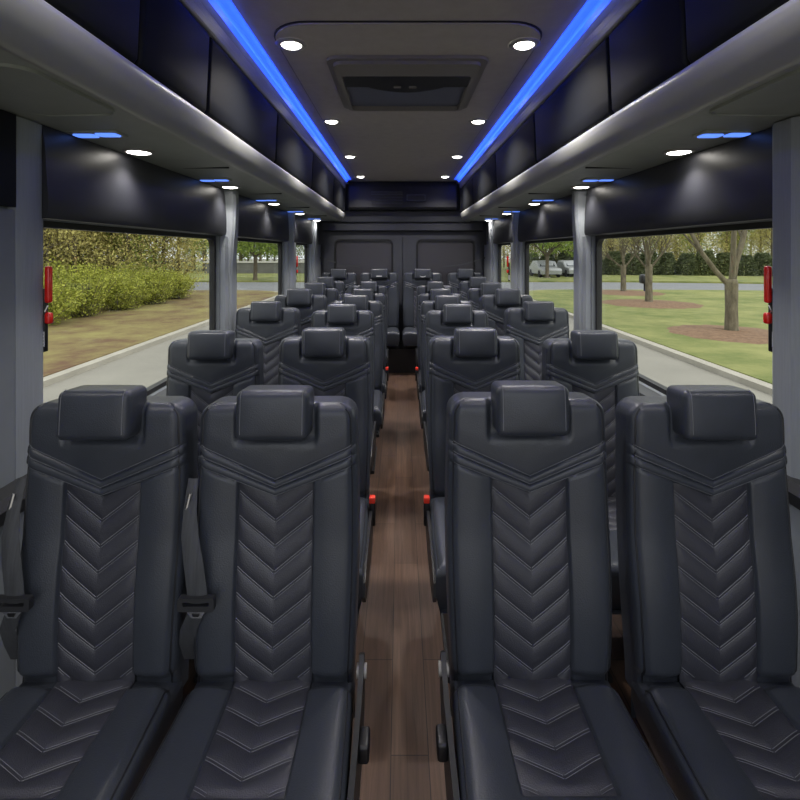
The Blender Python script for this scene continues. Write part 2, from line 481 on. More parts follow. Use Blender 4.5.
def make_base(root, aisle, lever=True):
    # aisle = -1 / +1: side of the plate with the recliner knob, 0: none
    for x in (-.13, .13):
        l = MB(); l.b3(x-.02, x+.02, -.34, .03, .02, CZ-.137); l.b3(x-.03, x+.03, -.38, .06, 0, .02)
        l.build('leg', M['seat_plastic'], root)
    f = MB(); f.rbox((.18, .22, .014), .008, (0, -.22, CZ-.15), k=2, m=1); f.build('seat_frame', M['seat_plastic'], root)
    if aisle:
        x = aisle*(.217 if lever else .211)
        poly = [(.05, .40), (.045, .50), (.02, .515), (-.01, .49), (-.06, .472), (-.30, .468), (-.44, .46), (-.49, .44), (-.5, .40), (-.45, .345), (-.34, .315), (-.12, .31), (0, .33)]
        if not lever: poly = [(.05, .36), (.045, .43), (.0, .44), (-.30, .445), (-.44, .44), (-.49, .42), (-.5, .38), (-.45, .33), (-.34, .305), (-.12, .30), (0, .32)]
        p = MB(); p.prism(poly, x-.006, x+.006, 'x'); pl = p.build('side_plate', M['seat_plastic'], root, angle=30)
        if not lever: return
        k = MB(); k.rbox((.012, .026, .020), .007, (x+aisle*.017, -.135, .445), k=3, m=1); k.build('recline_lever', M['black'], pl)
        a = MB(); a.lathe((x, .02, .475), [(0, -.012), (.016, -.012), (.016, .012), (0, .012)], 16, 'x'); a.build('pivot', M['bezel'], pl)
def make_buckle(root, sg):
    x = sg*.216
    b = MB(); b.rbox((.013, .012, .05), .006, (x, -.06, .425), k=2, m=1); bo = b.build('belt_buckle', M['black'], root)
    b = MB(); b.rbox((.012, .014, .013), .004, (x, -.0615, .482), k=2, m=1); b.build('release_button', M['red_button'], bo)
def make_belt(root):
    # shoulder belt hanging on the left edge of the back, with its tongue
    top = [(-.214, .060, .935), (-.209, .036, .905), (-.205, .018, .872), (-.196, -.004, .82), (-.183, -.016, .765), (-.173, -.022, .71), (-.169, -.024, .675)]
    hw = [.012, .014, .016, .021, .0235, .0235, .0235]
    mb = MB(); rows = []; back = []
    for p, h in zip(top, hw):
        rows.append([(p[0]+h*t, p[1]+.004*math.cos(t*1.6)*-1, p[2]) for t in (-1, -.5, 0, .5, 1)])
    mb.grid(rows); mb.grid([[(x, y+.0018, z) for x, y, z in r] for r in rows])
    low = [(-.171, -.034, .655), (-.196, -.022, .60), (-.218, .02, .53), (-.224, .05, .47)]
    mb.grid([[(p[0]+.02*t, p[1]+.010, p[2]) for t in (-1, 0, 1)] for p in low])
    belt = mb.build('seat_belt', M['webbing'], root)
    t = MB(); t.ring_prism(rrect(-.169, .677, .043, .0155, .005, 3), rrect(-.169, .679, .031, .0050, .003, 3), -.037, -.021, 'y')
    tg = t.build('belt_tongue', M['buckle'], belt)
    t = MB(); t.prism([(-.194, .662), (-.144, .662), (-.152, .653), (-.158, .644), (-.180, .644), (-.187, .653)], -.033, -.027, 'y'); t.build('tongue_plate', M['steel'], tg)
    t = MB(); t.prism([(-.179, .655), (-.160, .655), (-.163, .648), (-.176, .648)], -.0345, -.0325, 'y'); t.build('tongue_slot', M['black'], tg)
    g = MB(); g.tube([(-.216, .022, .872), (-.208, .026, .912)], .0045, 8); g.build('belt_guide', M['steel'], belt)

def make_seat(aisle, belt, buckle, name='coach_seat'):
    root = empty(name, (0, 0, 0))
    make_backrest(root); make_headrest(root); make_cushion(root); make_base(root, aisle)
    if belt: make_belt(root)
    if buckle: make_buckle(root, aisle)
    return root
P_LI_F = make_seat(1, True, False)
protos = {}
def derive(src, aisle, belt, buckle, lever=False):
    # same seat, other fittings
    root = empty('coach_seat', (0, 0, 0))
    for ch in kids(src):
        if ch.name.split('.')[0] in ('backrest', 'headrest', 'cushion'): copy_tree(ch, root)
    make_base(root, aisle, lever)
    if belt: make_belt(root)
    if buckle: make_buckle(root, aisle)
    return root
P_LO_F = derive(P_LI_F, 0, True, False)
P_RI_F = derive(P_LI_F, -1, False, False, True)
P_RO = derive(P_LI_F, 0, False, False)
P_LI = derive(P_LI_F, 1, False, True)
P_RI = derive(P_LI_F, -1, False, True)
P_LI_N = derive(P_LI_F, 1, False, False)
P_RI_N = derive(P_LI_F, -1, False, False)
SEATS = [ # row depth, LO, LI, RI, RO
    (1.21, -.745, -.311, .324, .78),
    (2.12, -.816, -.33, .326, .84),
    (3.12, -.847, -.367, .364, .877),
    (3.76, -.765, -.333, .359, .82),
    (4.43, -.76, -.329, .363, .814),
    (5.52, -.826, -.345, .389, .867),
]
ordn = ['nearest', 'second', 'third', 'fourth', 'fifth', 'sixth']
desc = {0: 'by the left windows', 1: 'directly left of the aisle', 2: 'directly right of the aisle', 3: 'by the right windows'}
used = set()
for i, row in enumerate(SEATS):
    for j in range(4):
        if i == 0: src = (P_LO_F, P_LI_F, P_RI_F, P_RO)[j]
        elif i in (1, 4): src = (P_RO, P_LI, P_RI, P_RO)[j]
        else: src = (P_RO, P_LI_N, P_RI_N, P_RO)[j]
        s = src if src.name not in used else copy_tree(src)
        used.add(src.name)
        s.location = (row[j+1], row[0], -.010 if (i == 0 and j in (0, 1, 3)) else 0)
        if i == 0 and j in (0, 1, 3): s.location.z = 0; s.scale = (1, 1, .99)
        if i > 1 and j in (0, 3): s.scale = (1, 1, (1.015, 1.042, 1.045, 1.045)[i-2])
        extra = ', belt tongue at edge' if i == 0 and j < 2 else ''
        tag(s, f'dark chevron-quilted leather seat, {ordn[i]} row, {desc[j]}{extra}', 'seat', 'quilted leather seats in rows along the aisle')
for j, (x, lab) in enumerate(((-.815, 'against the left rear corner'), (-.275, 'left of the aisle end'), (.30, 'right of the aisle end'), (.87, 'against the right rear corner'))):
    s = copy_tree(P_RO)
    s.location = (x, 6.60, 0); s.scale = (1.28 if j in (1, 2) else 1.17, 1, 1.09)
    for ch in kids(s):
        if ch.name.startswith('headrest') and j in (1, 2):
            b = MB()
            n = 10
            if j == 1: b.rbox((.030, .001, .006), .0009, (0, 0, 0), k=1, m=1)
            else: b.tube([(-.03+.06*t/n, 0, -.012*math.sin(t/n*math.pi)) for t in range(n+1)], .004, 6)
            e = b.build('headrest_emblem', M['label'], ch); e.location = bp(0, .615, .078) if j == 1 else bp(0, .618, .078)
    tag(s, f'tall dark leather rear bench seat under the door windows, {lab}', 'seat', 'rear row seats')

# ------------------------------------------------------------------ shell
BEFORE = set(bpy.data.objects)
W = 1.17; Y0, Y1 = -.55, 7.0; ZC = 2.45; ZB = .84; ZT = 1.602; BIN = 1.9
f = MB(); f.b3(-W-.04, W+.04, Y0, Y1+.04, -.06, 0); tag(f.build('floor', M['wood'], smooth=False), 'dark brown wood plank floor of the bus aisle', 'floor', kind='structure')
WIN = [(1.50, 3.14), (3.40, 4.90), (5.32, 6.24)]
for sg, side in ((-1, 'left'), (1, 'right')):
    w = MB(); a, b = sg*W, sg*(W+.05)
    w.b3(a, b, Y0, Y1, -.05, ZB); w.b3(a, b, Y0, Y1, ZT, ZC+.04)
    ys = [Y0]+[v for p in WIN for v in p]+[Y1]
    for i in range(0, len(ys), 2): w.b3(a, b, ys[i], ys[i+1], ZB, ZT)
    tag(w.build('wall_'+side, M['wall'], smooth=False), f'grey {side} side wall of the bus', 'wall', kind='structure')
    # ledge below the glass
    l = MB(); l.prism([(sg*(W-.002), ZB-.10), (sg*(W-.075), ZB-.07), (sg*(W-.085), ZB-.03), (sg*(W-.07), ZB-.005), (sg*(W-.002), ZB)], Y0, Y1-.02, 'y')
    tag(l.build('trim_'+str(1 if sg < 0 else 2), M['seat_plastic'], angle=30), f'dark sill ledge along the {side} windows', 'sill', kind='structure')
    for k, (y0, y1) in enumerate(WIN):
        n = (0 if sg < 0 else 3)+k+1
        root = empty(f'window_{n}', (sg*W, (y0+y1)/2, ZB)); tag(root, f'{side} bus window {["nearest the camera", "in the middle", "nearest the rear"][k]} with black rubber frame', 'window', kind='structure')
        cy, cz_, hy, hz = 0, (ZT-ZB)/2, (y1-y0)/2, (ZT-ZB)/2
        fr = MB(); fr.ring_prism(rrect(cy, cz_, hy+.03, hz+.03, .02), rrect(cy, cz_, hy-.022, hz-.022, .055), sg*.022, sg*.055, 'x')
        fr.build('window_frame', M['gasket'], root, angle=30)
        g = MB(); g.prism(rrect(cy, cz_, hy-.02, hz-.02, .055), sg*.03, sg*.035, 'x'); g.build('glass_pane', M['glass'], root, smooth=False)
    # valance above the windows, slightly bowed
    for k, (y0, y1) in enumerate(((1.56, 3.17), (3.27, 5.03), (5.13, 6.3))):
        v = MB(); rows = []
        N = 14
        for i in range(N+1):
            y = lerp(y0, y1, i/N)
            prof = [(W-.002, BIN-.002), (W-.018, BIN-.002), (W-.026, 1.84), (W-.032, 1.76), (W-.036, 1.68), (W-.036, 1.625), (W-.030, ZT+.004), (W-.002, ZT+.002)]
            rows.append([(sg*p, y, z) for p, z in prof])
        v.grid(rows)
        o = len(v.v)
        v.f.append(tuple(range(0, 8))); v.f.append(tuple(range(N*8+7, N*8-1, -1)))
        tag(v.build('valance_panel', M['valance'], angle=50), f'dark glossy panel above the {side} windows, {["nearest the camera", "in the middle", "at the rear"][k]}', 'panel', 'valance panels above the windows')
    # pillars
    for k, (y0, y1) in enumerate(((1.455, 1.575), (3.165, 3.40), (4.92, 5.32), (6.26, 6.98))):
        p = MB()
        near = k == 0
        d = (.022 if sg < 0 else .052) if near else .035
        prof = [(W-.001, y0-.012), (W-d*.75, y0), (W-d, y0+.02), (W-d, y1-.03), (W-d*.7, y1-.006), (W-.001, y1+.006)]
        p.prism([(sg*x, y) for x, y in prof], 0.001, 1.60 if not near else BIN-.004, 'z')
        root = empty('window_pillar', (0, 0, 0))
        o = p.build('pillar_cover', M['pillar'], root, angle=25)
        if not near:
            q = MB(); yc = y0+.09
            # slim rib running up over the valance to the bin
            rows = []
            for z, dx, hw_ in ((0.0, .055, .05), (1.4, .055, .05), (1.62, .07, .045), (1.80, .078, .042), (BIN-.004, .075, .04)):
                rows.append([(sg*(W-.001), yc-hw_-.01, z), (sg*(W-dx*.8), yc-hw_, z), (sg*(W-dx), yc-hw_+.014, z), (sg*(W-dx), yc+hw_-.014, z), (sg*(W-dx*.8), yc+hw_, z), (sg*(W-.001), yc+hw_+.01, z)])
            q.grid(rows); q.build('pillar_rib', M['pillar'], root, angle=25)
            q = MB(); q.tube([(sg*(W-.012), y1-.02, .86), (sg*(W-.012), y1-.02, 1.58)], .014, 8); q.build('edge_bead', M['wall'], root)
        tag(root, f'grey {side} window pillar, {["nearest the camera", "between first and second window", "between second and third window", "in the rear corner"][k]}', 'pillar', 'window pillars')
    # dark upper + grey lower wall panel beside the camera
    root = empty('cab_side_panel', (0, 0, 0))
    q = MB(); q.b3(sg*(W-.001), sg*(W-.022), Y0, 1.45, 1.63, BIN-.002); q.build('upper_panel', M['bin_door'], root, smooth=False)
    q = MB(); q.b3(sg*(W-.001), sg*(W-.018), Y0, 1.45, 0.0, 1.622); q.build('lower_panel', M['wall'], root, smooth=False)
    tag(root, f'flat two-tone panel at the {side} picture edge beside the near pillar', 'panel')
    # emergency handles
for sg, side in ((-1, 'left'), (1, 'right')):
    for y, where, sc_ in ((1.578, 'nearest', 1.), (5.39, 'rear', 1.)):
        root = empty('window_release_handle', (sg*(W-(.012 if sg < 0 else .030)), y, 1.185)); root.rotation_euler.z = 0
        b = MB(); b.rbox((.008, .009, .100), .004, (0, 0, .100), k=2, m=1); bo = b.build('base_plate', M['black'], root)
        h = MB(); h.rbox((.009, .010, .0585), .007, (-sg*.014, 0, .2125), k=3, m=1); h.build('lever', M['red'], root)
        h = MB(); h.rbox((.010, .011, .018), .008, (-sg*.015, 0, .106), k=3, m=1); h.build('hook', M['red'], root)
        c = MB(); c.tube([(-sg*.010, -.011, .128), (-sg*.018, -.010, .146)], .003, 6); c.build('pin', M['steel'], root)
        l = MB(); l.b3(-.0078, .0078, -.0102, -.0092, .018, .065); lb = l.build('sticker', M['label'], root, smooth=False)
        l = MB()
        for z in (.024, .034, .044, .054): l.b3(-.005, .005, -.0106, -.0102, z, z+.004)
        l.build('sticker_print', M['label_ink'], lb, smooth=False)
        tag(root, f'red emergency release lever on the {where} {side} window edge', 'handle', 'red window release handles')

# ceiling
c = MB(); c.b3(-W-.05, W+.05, Y0, Y1+.04, ZC, ZC+.05)
c.prism(rrect(0, 4.34, .585, 2.28, .17, 8), ZC-.012, ZC+.002, 'z')
tag(c.build('ceiling', M['ceiling'], angle=25), 'dark grey padded bus ceiling', 'ceiling', kind='structure')
g = MB(); g.ring_prism(rrect(0, 4.34, .592, 2.287, .174, 8), rrect(0, 4.34, .585, 2.28, .17, 8), ZC-.005, ZC+.001, 'z')
tag(g.build('trim_3', M['black'], smooth=False), 'dark groove around the ceiling panel', 'trim', kind='structure')
# roof hatch
root = empty('roof_hatch', (0, 2.81, ZC-.012)); tag(root, 'rectangular roof hatch in the middle of the ceiling', 'hatch')
h = MB(); h.ring_prism(rrect(0, 0, .392, .43, .06), rrect(0, 0, .36, .40, .05), -.016, -.0005, 'z'); h.ring_prism(rrect(0, 0, .362, .402, .05), rrect(0, .075, .335, .312, .03), -.034, -.0005, 'z')
h.build('hatch_frame', M['hatch'], root, angle=25)
h = MB(); h.prism(rrect(0, .075, .34, .317, .03), -.006, -.001, 'z'); h.build('hatch_pane', M['hatch_pane'], root, smooth=False)
h = MB(); n = 20
out = [(-.333, -.236), (.333, -.236), (.333, -.05)]+[(lerp(.21, -.21, i/n), -.05+.095*math.sin(i/n*math.pi)**.8) for i in range(n+1)]+[(-.333, -.05)]
h.prism(out, -.028, -.004, 'z'); hb = h.build('latch_bar', M['black'], root, angle=30)
for x in (-.05, .035):
    q = MB(); q.rbox((.020, .010, .006), .004, (x, -.06, -.031), k=2, m=1); q.build('latch_button', M['hatch'], hb)
# ceiling downlights
for sg, side in ((-1, 'left'), (1, 'right')):
    for k, y in enumerate((.93, 2.256, 3.58, 4.9, 6.2)):  # first pair is out of view, added to brighten the front seats
        root = empty('ceiling_light', (sg*.525, y, ZC-.012))
        b = MB(); b.lathe((0, 0, 0), [(.070, -.0005), (.066, -.005), (.058, -.008), (.047, -.008), (.044, -.005)], 28); b.build('lamp_ring', M['bezel'], root)
        b = MB(); b.lathe((0, 0, 0), [(.045, -.005), (.036, -.012), (.02, -.017), (.001, -.018)], 28); b.build('lamp_lens', M['white_led'], root)
        tag(root, f'round white ceiling light, {side} row, {["added unseen above the camera", "nearest", "second", "third", "farthest near the rear"][k]}', 'light', 'ceiling downlights')
        L = bpy.data.lights.new('downlight', 'SPOT'); L.energy = 75 if k else 16; L.color = (1, .95, .88); L.spot_size = R(140); L.spot_blend = 1.; L.shadow_soft_size = .05
        lo = bpy.data.objects.new('downlight_beam', L); col.objects.link(lo); lo.location = (sg*.525, y, ZC-.035); lo.rotation_euler = (0, 0, 0)

# ------------------------------------------------------------------ overhead bins
YB = 6.55
for sg, side in ((-1, 'left'), (1, 'right')):
    root = empty('overhead_bin', (0, 0, 0)); tag(root, f'long black luggage bin with silver edge above the {side} windows', 'luggage bin', 'overhead luggage bins')
    def loft(prof, y0, y1, n=1):
        mb = MB(); rows = [[(sg*x, lerp(y0, y1, i/n), z) for x, z in prof] for i in range(n+1)]
        mb.grid(rows); return mb
    # solid underside tray
    u = MB(); u.prism([(sg*(W-.003), BIN), (sg*.83, 1.912), (sg*.83, 1.94), (sg*(W-.003), 1.94)], Y0, YB, 'y'); un = u.build('underside', M['bin_under'], root, smooth=False)
    # rounded panel outline on the underside
    def uz(x): return lerp(BIN, 1.912, (W-x)/(W-.83))
    for y in [2.42+1.07*i-.01 for i in range(4)]:
        q = MB(); q.b3(sg*.86, sg*1.13, y, y+.006, uz(1.0)-.003, uz(1.0)+.006); q.build('panel_seam', M['gasket'], un, smooth=False)
    q = MB(); q.ring_prism([(sg*x, y) for x, y in rrect(.985, 1.28, .13, .20, .06)], [(sg*x, y) for x, y in rrect(.985, 1.28, .1275, .1975, .058)], uz(1.0)-.004, uz(1.0)+.008, 'z'); q.build('speaker_grille_ring', M['bin_under'], un, smooth=False)
    bprof = [(.835, 1.908), (.822, 1.905), (.805, 1.911), (.786, 1.928), (.772, 1.952), (.764, 1.98), (.762, 2.0), (.766, 2.014), (.775, 2.023), (.79, 2.027)]
    b = loft(bprof, Y0, YB)
    # rounded rear end
    rows = []
    for i in range(0, 7):
        a = i/6*math.pi/2; k = math.cos(a)
        rows.append([(sg*(.80+(x-.80)*1 if k > .99 else sg*0+.0+.86+(x-.86)*k), YB+.10*math.sin(a), z) if k > .99 else (sg*(.90+(x-.90)*k), YB+.10*math.sin(a), z) for x, z in bprof])
    rows = [[(sg*(.90+(x-.90)*math.cos(i/6*math.pi/2)), YB+.10*math.sin(i/6*math.pi/2), z) for x, z in bprof] for i in range(7)]
    b.grid(rows); b.build('bumper_edge', M['bumper'], root, angle=60)
    # backing + end
    k = MB(); k.prism([(sg*.86, 1.93), (sg*.80, 2.03), (sg*.778, 2.40), (sg*.80, 2.44), (sg*(W-.003), 2.44), (sg*(W-.003), 1.93)], Y0, YB+.02, 'y'); k.build('bin_body', M['black'], root, smooth=False)
    edges = [Y0, .62, 1.42, 1.92, 2.97, 4.18, 5.5, YB]
    for i in range(len(edges)-1):
        y0, y1 = edges[i]+.008, edges[i+1]-.008
        prof = [(.800, 2.026), (.782, 2.029), (.772, 2.044), (.769, 2.10), (.766, 2.17), (.763, 2.24), (.760, 2.30), (.759, 2.322), (.764, 2.331), (.775, 2.333)]
        mb = MB(); rows = []
        for y, ins in ((y0, .010), (y0+.004, .003), (y0+.012, 0), (y1-.012, 0), (y1-.004, .003), (y1, .010)):
            rows.append([(sg*(x+ins), y, z) for x, z in prof])
        mb.grid([[(sg*.80, y0, z) for x, z in prof]]+rows+[[(sg*.80, y1, z) for x, z in prof]])
        mb.build('bin_door', M['bin_door'], root, angle=50)
    t = loft([(.775, 2.333), (.757, 2.335), (.752, 2.341), (.7465, 2.360), (.749, 2.364), (.743, 2.385), (.7445, 2.389), (.735, 2.404), (.729, 2.411), (.732, 2.416)], Y0, YB+.06)
    t.build('top_trim', M['trim'], root, angle=20)
    e = MB(); e.prism([(sg*.80, 2.03), (sg*.765, 2.05), (sg*.757, 2.3), (sg*.738, 2.40), (sg*.74, 2.44), (sg*(W-.01), 2.44), (sg*(W-.01), 1.95), (sg*.86, 1.95)], YB-.002, YB+.06, 'y'); e.build('end_panel', M['rear_top'], root, angle=30)
    s = MB(); s.grid([[(sg*x, y, z) for x, z in ((.731, 2.414), (.722, 2.434), (.708, 2.446), (.672, 2.4488))] for y in (Y0, YB)])
    s2 = s.build('led_strip', M['blue_strip'], smooth=False); tag(s2, f'blue led light strip along the {side} ceiling edge', 'light strip', 'blue ceiling light strips')
    L = bpy.data.lights.new('led_glow', 'AREA'); L.shape = 'RECTANGLE'; L.size = .012; L.size_y = YB-Y0; L.energy = 4.5; L.color = (.03, .11, 1.)
    lo = bpy.data.objects.new('led_glow', L); col.objects.link(lo); lo.location = (sg*.700, (YB+Y0)/2, 2.412); lo.rotation_euler = (0, R(180-sg*-32), 0)
    # lamps under the bin
    for k_ in range(-1, 5):  # first lamps lie out of view, added to light the near end
        y = 2.0+1.075*k_; z = uz(1.05)
        r = empty('reading_light', (sg*1.08, y, uz(1.08)))
        b = MB(); b.lathe((0, 0, 0), [(.060, .012), (.060, -.004), (.054, -.008), (.044, -.007)], 28); b.build('lamp_ring', M['bezel'], r)
        b = MB(); b.lathe((0, 0, 0), [(.045, -.006), (.03, -.010), (.001, -.012)], 28); b.build('lamp_lens', M['white_led'], r)
        nth = ['nearest the camera', 'second from the camera', 'third from the camera', 'fourth from the camera', 'farthest', 'added unseen beside the camera'][k_]
        tag(r, f'round white reading light under the {side} bin, {nth}', 'light', 'round reading lights under the bins')
        L = bpy.data.lights.new('reading_spot', 'SPOT'); L.energy = 6 if k_ in (-1, 4) else 10; L.color = (1, .95, .88); L.spot_size = R(130); L.spot_blend = 1.; L.shadow_soft_size = .035
        lo = bpy.data.objects.new('reading_beam', L); col.objects.link(lo); lo.location = (sg*1.075, y, z-.03)
        y = 1.70+1.075*k_
        r = empty('blue_lamp', (sg*1.065, y, uz(1.065)))
        b = MB(); b.rbox((.086, .040, .005), .004, (0, 0, -.001), k=2, m=1); b.build('lamp_housing', M['bin_under'], r)
        for dx, dy in ((-.041, .006), (.041, -.006)):
            b = MB(); b.prism(rrect(dx, dy, .036, .024, .012, 4), -.0095, -.005, 'z'); b.build('lamp_lens', M['blue_led'], r, smooth=False)
        tag(r, f'pair of glowing blue lamps under the {side} bin, {nth}', 'light', 'blue lamp pairs under the bins')

# ------------------------------------------------------------------ rear wall
w = MB(); w.b3(-W-.05, W+.05, Y1, Y1+.06, -.06, ZC+.05); tag(w.build('wall_back', M['rear'], smooth=False), 'dark grey rear wall behind the doors', 'wall', kind='structure')
for n, (x0, x1, side) in enumerate(((-1.10, -.004, 'left'), (.004, 1.10, 'right'))):
    root = empty(f'door_{n+1}', (0, Y1, 0)); tag(root, f'dark grey {side} rear door with a blacked-out window', 'door', kind='structure')
    wc = (-.54 if n == 0 else .60); 
    b = MB(); b.ring_prism([(lerp(x0, x1, .5)+(px)*(x1-x0)/2, .90+pz*.875) for px, pz in [(p[0], p[1]) for p in rrect(0, 0, 1, 1, .02)]], rrect(wc, 1.32, .395, .345, .07), -.045, -.001, 'y'); b.build('door_panel', M['rear'], root, smooth=False)
    b = MB(); b.ring_prism(rrect(wc, 1.32, .41, .36, .08), rrect(wc, 1.32, .385, .335, .065), -.052, -.004, 'y'); fr = b.build('window_seal', M['gasket'], root, smooth=False)
    b = MB(); b.prism(rrect(wc, 1.32, .392, .342, .07), -.02, -.012, 'y'); b.build('window_pane', M['rear_window'], root, smooth=False)
b = MB()
prof = [(Y1-.001, 1.785), (Y1-.10, 1.79), (Y1-.12, 1.80), (Y1-.13, 1.90), (Y1-.165, 1.915), (Y1-.17, 1.93), (Y1-.18, 2.04), (Y1-.20, 2.06), (Y1-.001, 2.06)]
b.prism([(y, z) for y, z in prof], -1.1, 1.1, 'x'); o = b.build('rear_header', M['rear'], angle=25); tag(o, 'stepped dark grey moulding above the rear doors', 'moulding')
root = empty('air_conditioner', (0, Y1-.001, 2.07)); tag(root, 'black rear air conditioning unit with slats above the rear moulding', 'air conditioner')
b = MB(); b.prism([(0, 0), (-.30, 0), (-.33, .03), (-.33, .29), (-.30, .372), (0, .372)], -.72, .72, 'x'); b.build('unit_case', M['rear_top'], root, angle=25)
b = MB(); b.b3(-.42, .0, -.342, -.331, .06, .24); gr = b.build('grille', M['black'], root, smooth=False)
for z in (.075, .115, .155, .195, .225):
    b = MB(); b.b3(-.42, .0, -.352, -.340, z, z+.010); b.build('slat', M['rear'], gr, smooth=False)
b = MB(); b.rbox((.13, .014, .05), .008, (.18, -.342, .15), k=2, m=1); cb = b.build('control_box', M['black'], root)
b = MB(); b.ring_prism(rrect(.18, .15, .125, .046, .01, 3), rrect(.18, .15, .112, .034, .008, 3), -.358, -.354, 'y'); b.build('control_frame', M['rear'], cb, smooth=False)
b = MB(); b.b3(-1.12, 1.12, 6.20, Y1-.06, .001, .30); tag(b.build('bench_base', M['black'], smooth=False), 'black plinth under the rear row of seats', 'plinth')
for sg, side in ((-1, 'left'), (1, 'right')):
    b = MB(); pts = [(sg*1.168, 6.88, 1.43), (sg*.83, 6.83, 1.33), (sg*.55, 6.80, 1.30)]
    rows = [[(p[0], p[1], p[2]+d) for d in (-.008, .008)] for p in pts]; b.grid(rows); b.grid([[(x, y+.003, z) for x, y, z in r] for r in rows])
    tag(b.build('shoulder_strap', M['webbing']), f'thin grey belt strap stretched above the {side} rear corner seat', 'strap')

# the bus body is centred a little right of the camera
for o in set(bpy.data.objects)-BEFORE:
    if o.parent is None: o.location.x += .035

# ------------------------------------------------------------------ outdoors
GZ = -.75
g = MB(); g.b3(-120, 120, -60, 160, GZ-.2, GZ); tag(g.build('road', M['road'], smooth=False), 'pale concrete road around the bus', 'road', kind='structure')
def slab(poly, z0, z1, name, m, label, cat):
    s = MB(); s.prism(poly, z0, z1, 'z'); return tag(s.build(name, m, smooth=False), label, cat, kind='structure')
def arc(cx, cy, r, a0, a1, n=8): return [(cx+r*math.cos(R(lerp(a0, a1, i/n))), cy+r*math.sin(R(lerp(a0, a1, i/n)))) for i in range(n+1)]
vl = [(-60, -20), (-6.12, -20)]+arc(-8.9, 25.2, 2.78, 0, 90)+[(-60, 27.98)]
slab(vl, GZ, GZ+.115, 'verge', M['litter'], 'leaf-strewn grass verge left of the road', 'verge')
cl = [(-60.2, -20), (-5.92, -20)]+arc(-8.9, 25.2, 2.98, 0, 90)+[(-60.2, 28.18)]
slab(cl, GZ, GZ+.10, 'curb', M['curb'], 'pale concrete curb edging the left verge', 'curb')
def bend(x): return -.012*max(0, x-12)**2*.9 if x < 24 else -.012*144*.9-.25*(x-24)
vr = [(60, -20), (6.05, -20)]+[(x, y) for x, y in arc(9.35, 25.2, 3.3, 180, 90)]+[(x, 28.5+bend(x)) for x in (11, 14, 17, 20, 23, 26, 30, 40)]
slab(vr, GZ, GZ+.115, 'lawn', M['lawn'], 'green lawn right of the road with mulched trees', 'lawn')
cr = [(60.2, -20), (5.84, -20)]+arc(9.35, 25.2, 3.51, 180, 90)+[(x, 28.72+bend(x)) for x in (11, 14, 17, 20, 23, 26, 30, 40)]
slab(cr, GZ, GZ+.10, 'curb', M['curb'], 'pale concrete curb edging the right lawn', 'curb')
cx_ = [(x, 29.0+bend(x)) for x in (-80, 0, 11, 14, 17, 20, 23, 26, 30, 40, 60)]+[(x, 37+bend(x)*1.1) for x in (60, 40, 30, 26, 23, 20, 17, 14, 11, 0, -80)]
slab(cx_, GZ, GZ+.012, 'cross_road', M['asphalt'], 'grey asphalt road crossing beyond the lawn', 'road')
fg = [(x, 37.2+bend(x)*1.1) for x in (-90, 0, 11, 14, 17, 20, 23, 26, 30, 40, 70)]+[(110, 110), (-110, 110)]
slab(fg, GZ, GZ+.115, 'far_lawn', M['lawn'], 'grass strip beyond the crossing road', 'lawn')
GL = GZ+.115
def quads(mb, pts, size, rnd):
    for p in pts:
        a = Vector((rnd.gauss(0, 1), rnd.gauss(0, 1), rnd.gauss(0, 1))).normalized(); b = a.orthogonal().normalized()
        an = rnd.uniform(0, 6.28); c = (Matrix.Rotation(an, 3, a) @ b); d = a.cross(c)
        s = size*rnd.uniform(.6, 1.4); p = Vector(p)
        mb.add([p-c*s, p+d*s*.5, p+c*s, p-d*s*.5], [(0, 1, 2, 3)])
def blob_pts(rnd, n, c, r, shell=.45):
    out = []
    for _ in range(n):
        v = Vector((rnd.gauss(0, 1), rnd.gauss(0, 1), rnd.gauss(0, 1))).normalized(); k = rnd.uniform(shell, 1)**.6
        out.append((c[0]+v.x*r[0]*k, c[1]+v.y*r[1]*k, c[2]+v.z*r[2]*k))
    return out
def grow(mb, rnd, p, d, L, r, depth, tips, spread, n=6):
    pts = [Vector(p)]; rads = [r]; d = Vector(d).normalized(); k = 4
    for i in range(k):
        d = (d+Vector((rnd.gauss(0, .09), rnd.gauss(0, .09), rnd.gauss(0, .05)+.03))).normalized()
        pts.append(pts[-1]+d*L/k); rads.append(lerp(r, r*.6, (i+1)/k))
    mb.tube(pts, rads, n if depth > 1 else 4, False); tips.append((pts[-1], depth)); tips.append((pts[2], depth))
    if depth <= 0: return
    for i in range(4 if depth > 2 else 3):
        a = rnd.uniform(0, 6.28); s = rnd.uniform(.6, 1.1)*spread
        o = d.orthogonal().normalized(); o = Matrix.Rotation(a, 3, d) @ o
        nd = (d*math.cos(s)+o*math.sin(s)); nd.z += .15
        j = rnd.choice((2, 3, 4)); 
        grow(mb, rnd, pts[j], nd, L*rnd.uniform(.6, .85), rads[j]*.62, depth-1, tips, spread)
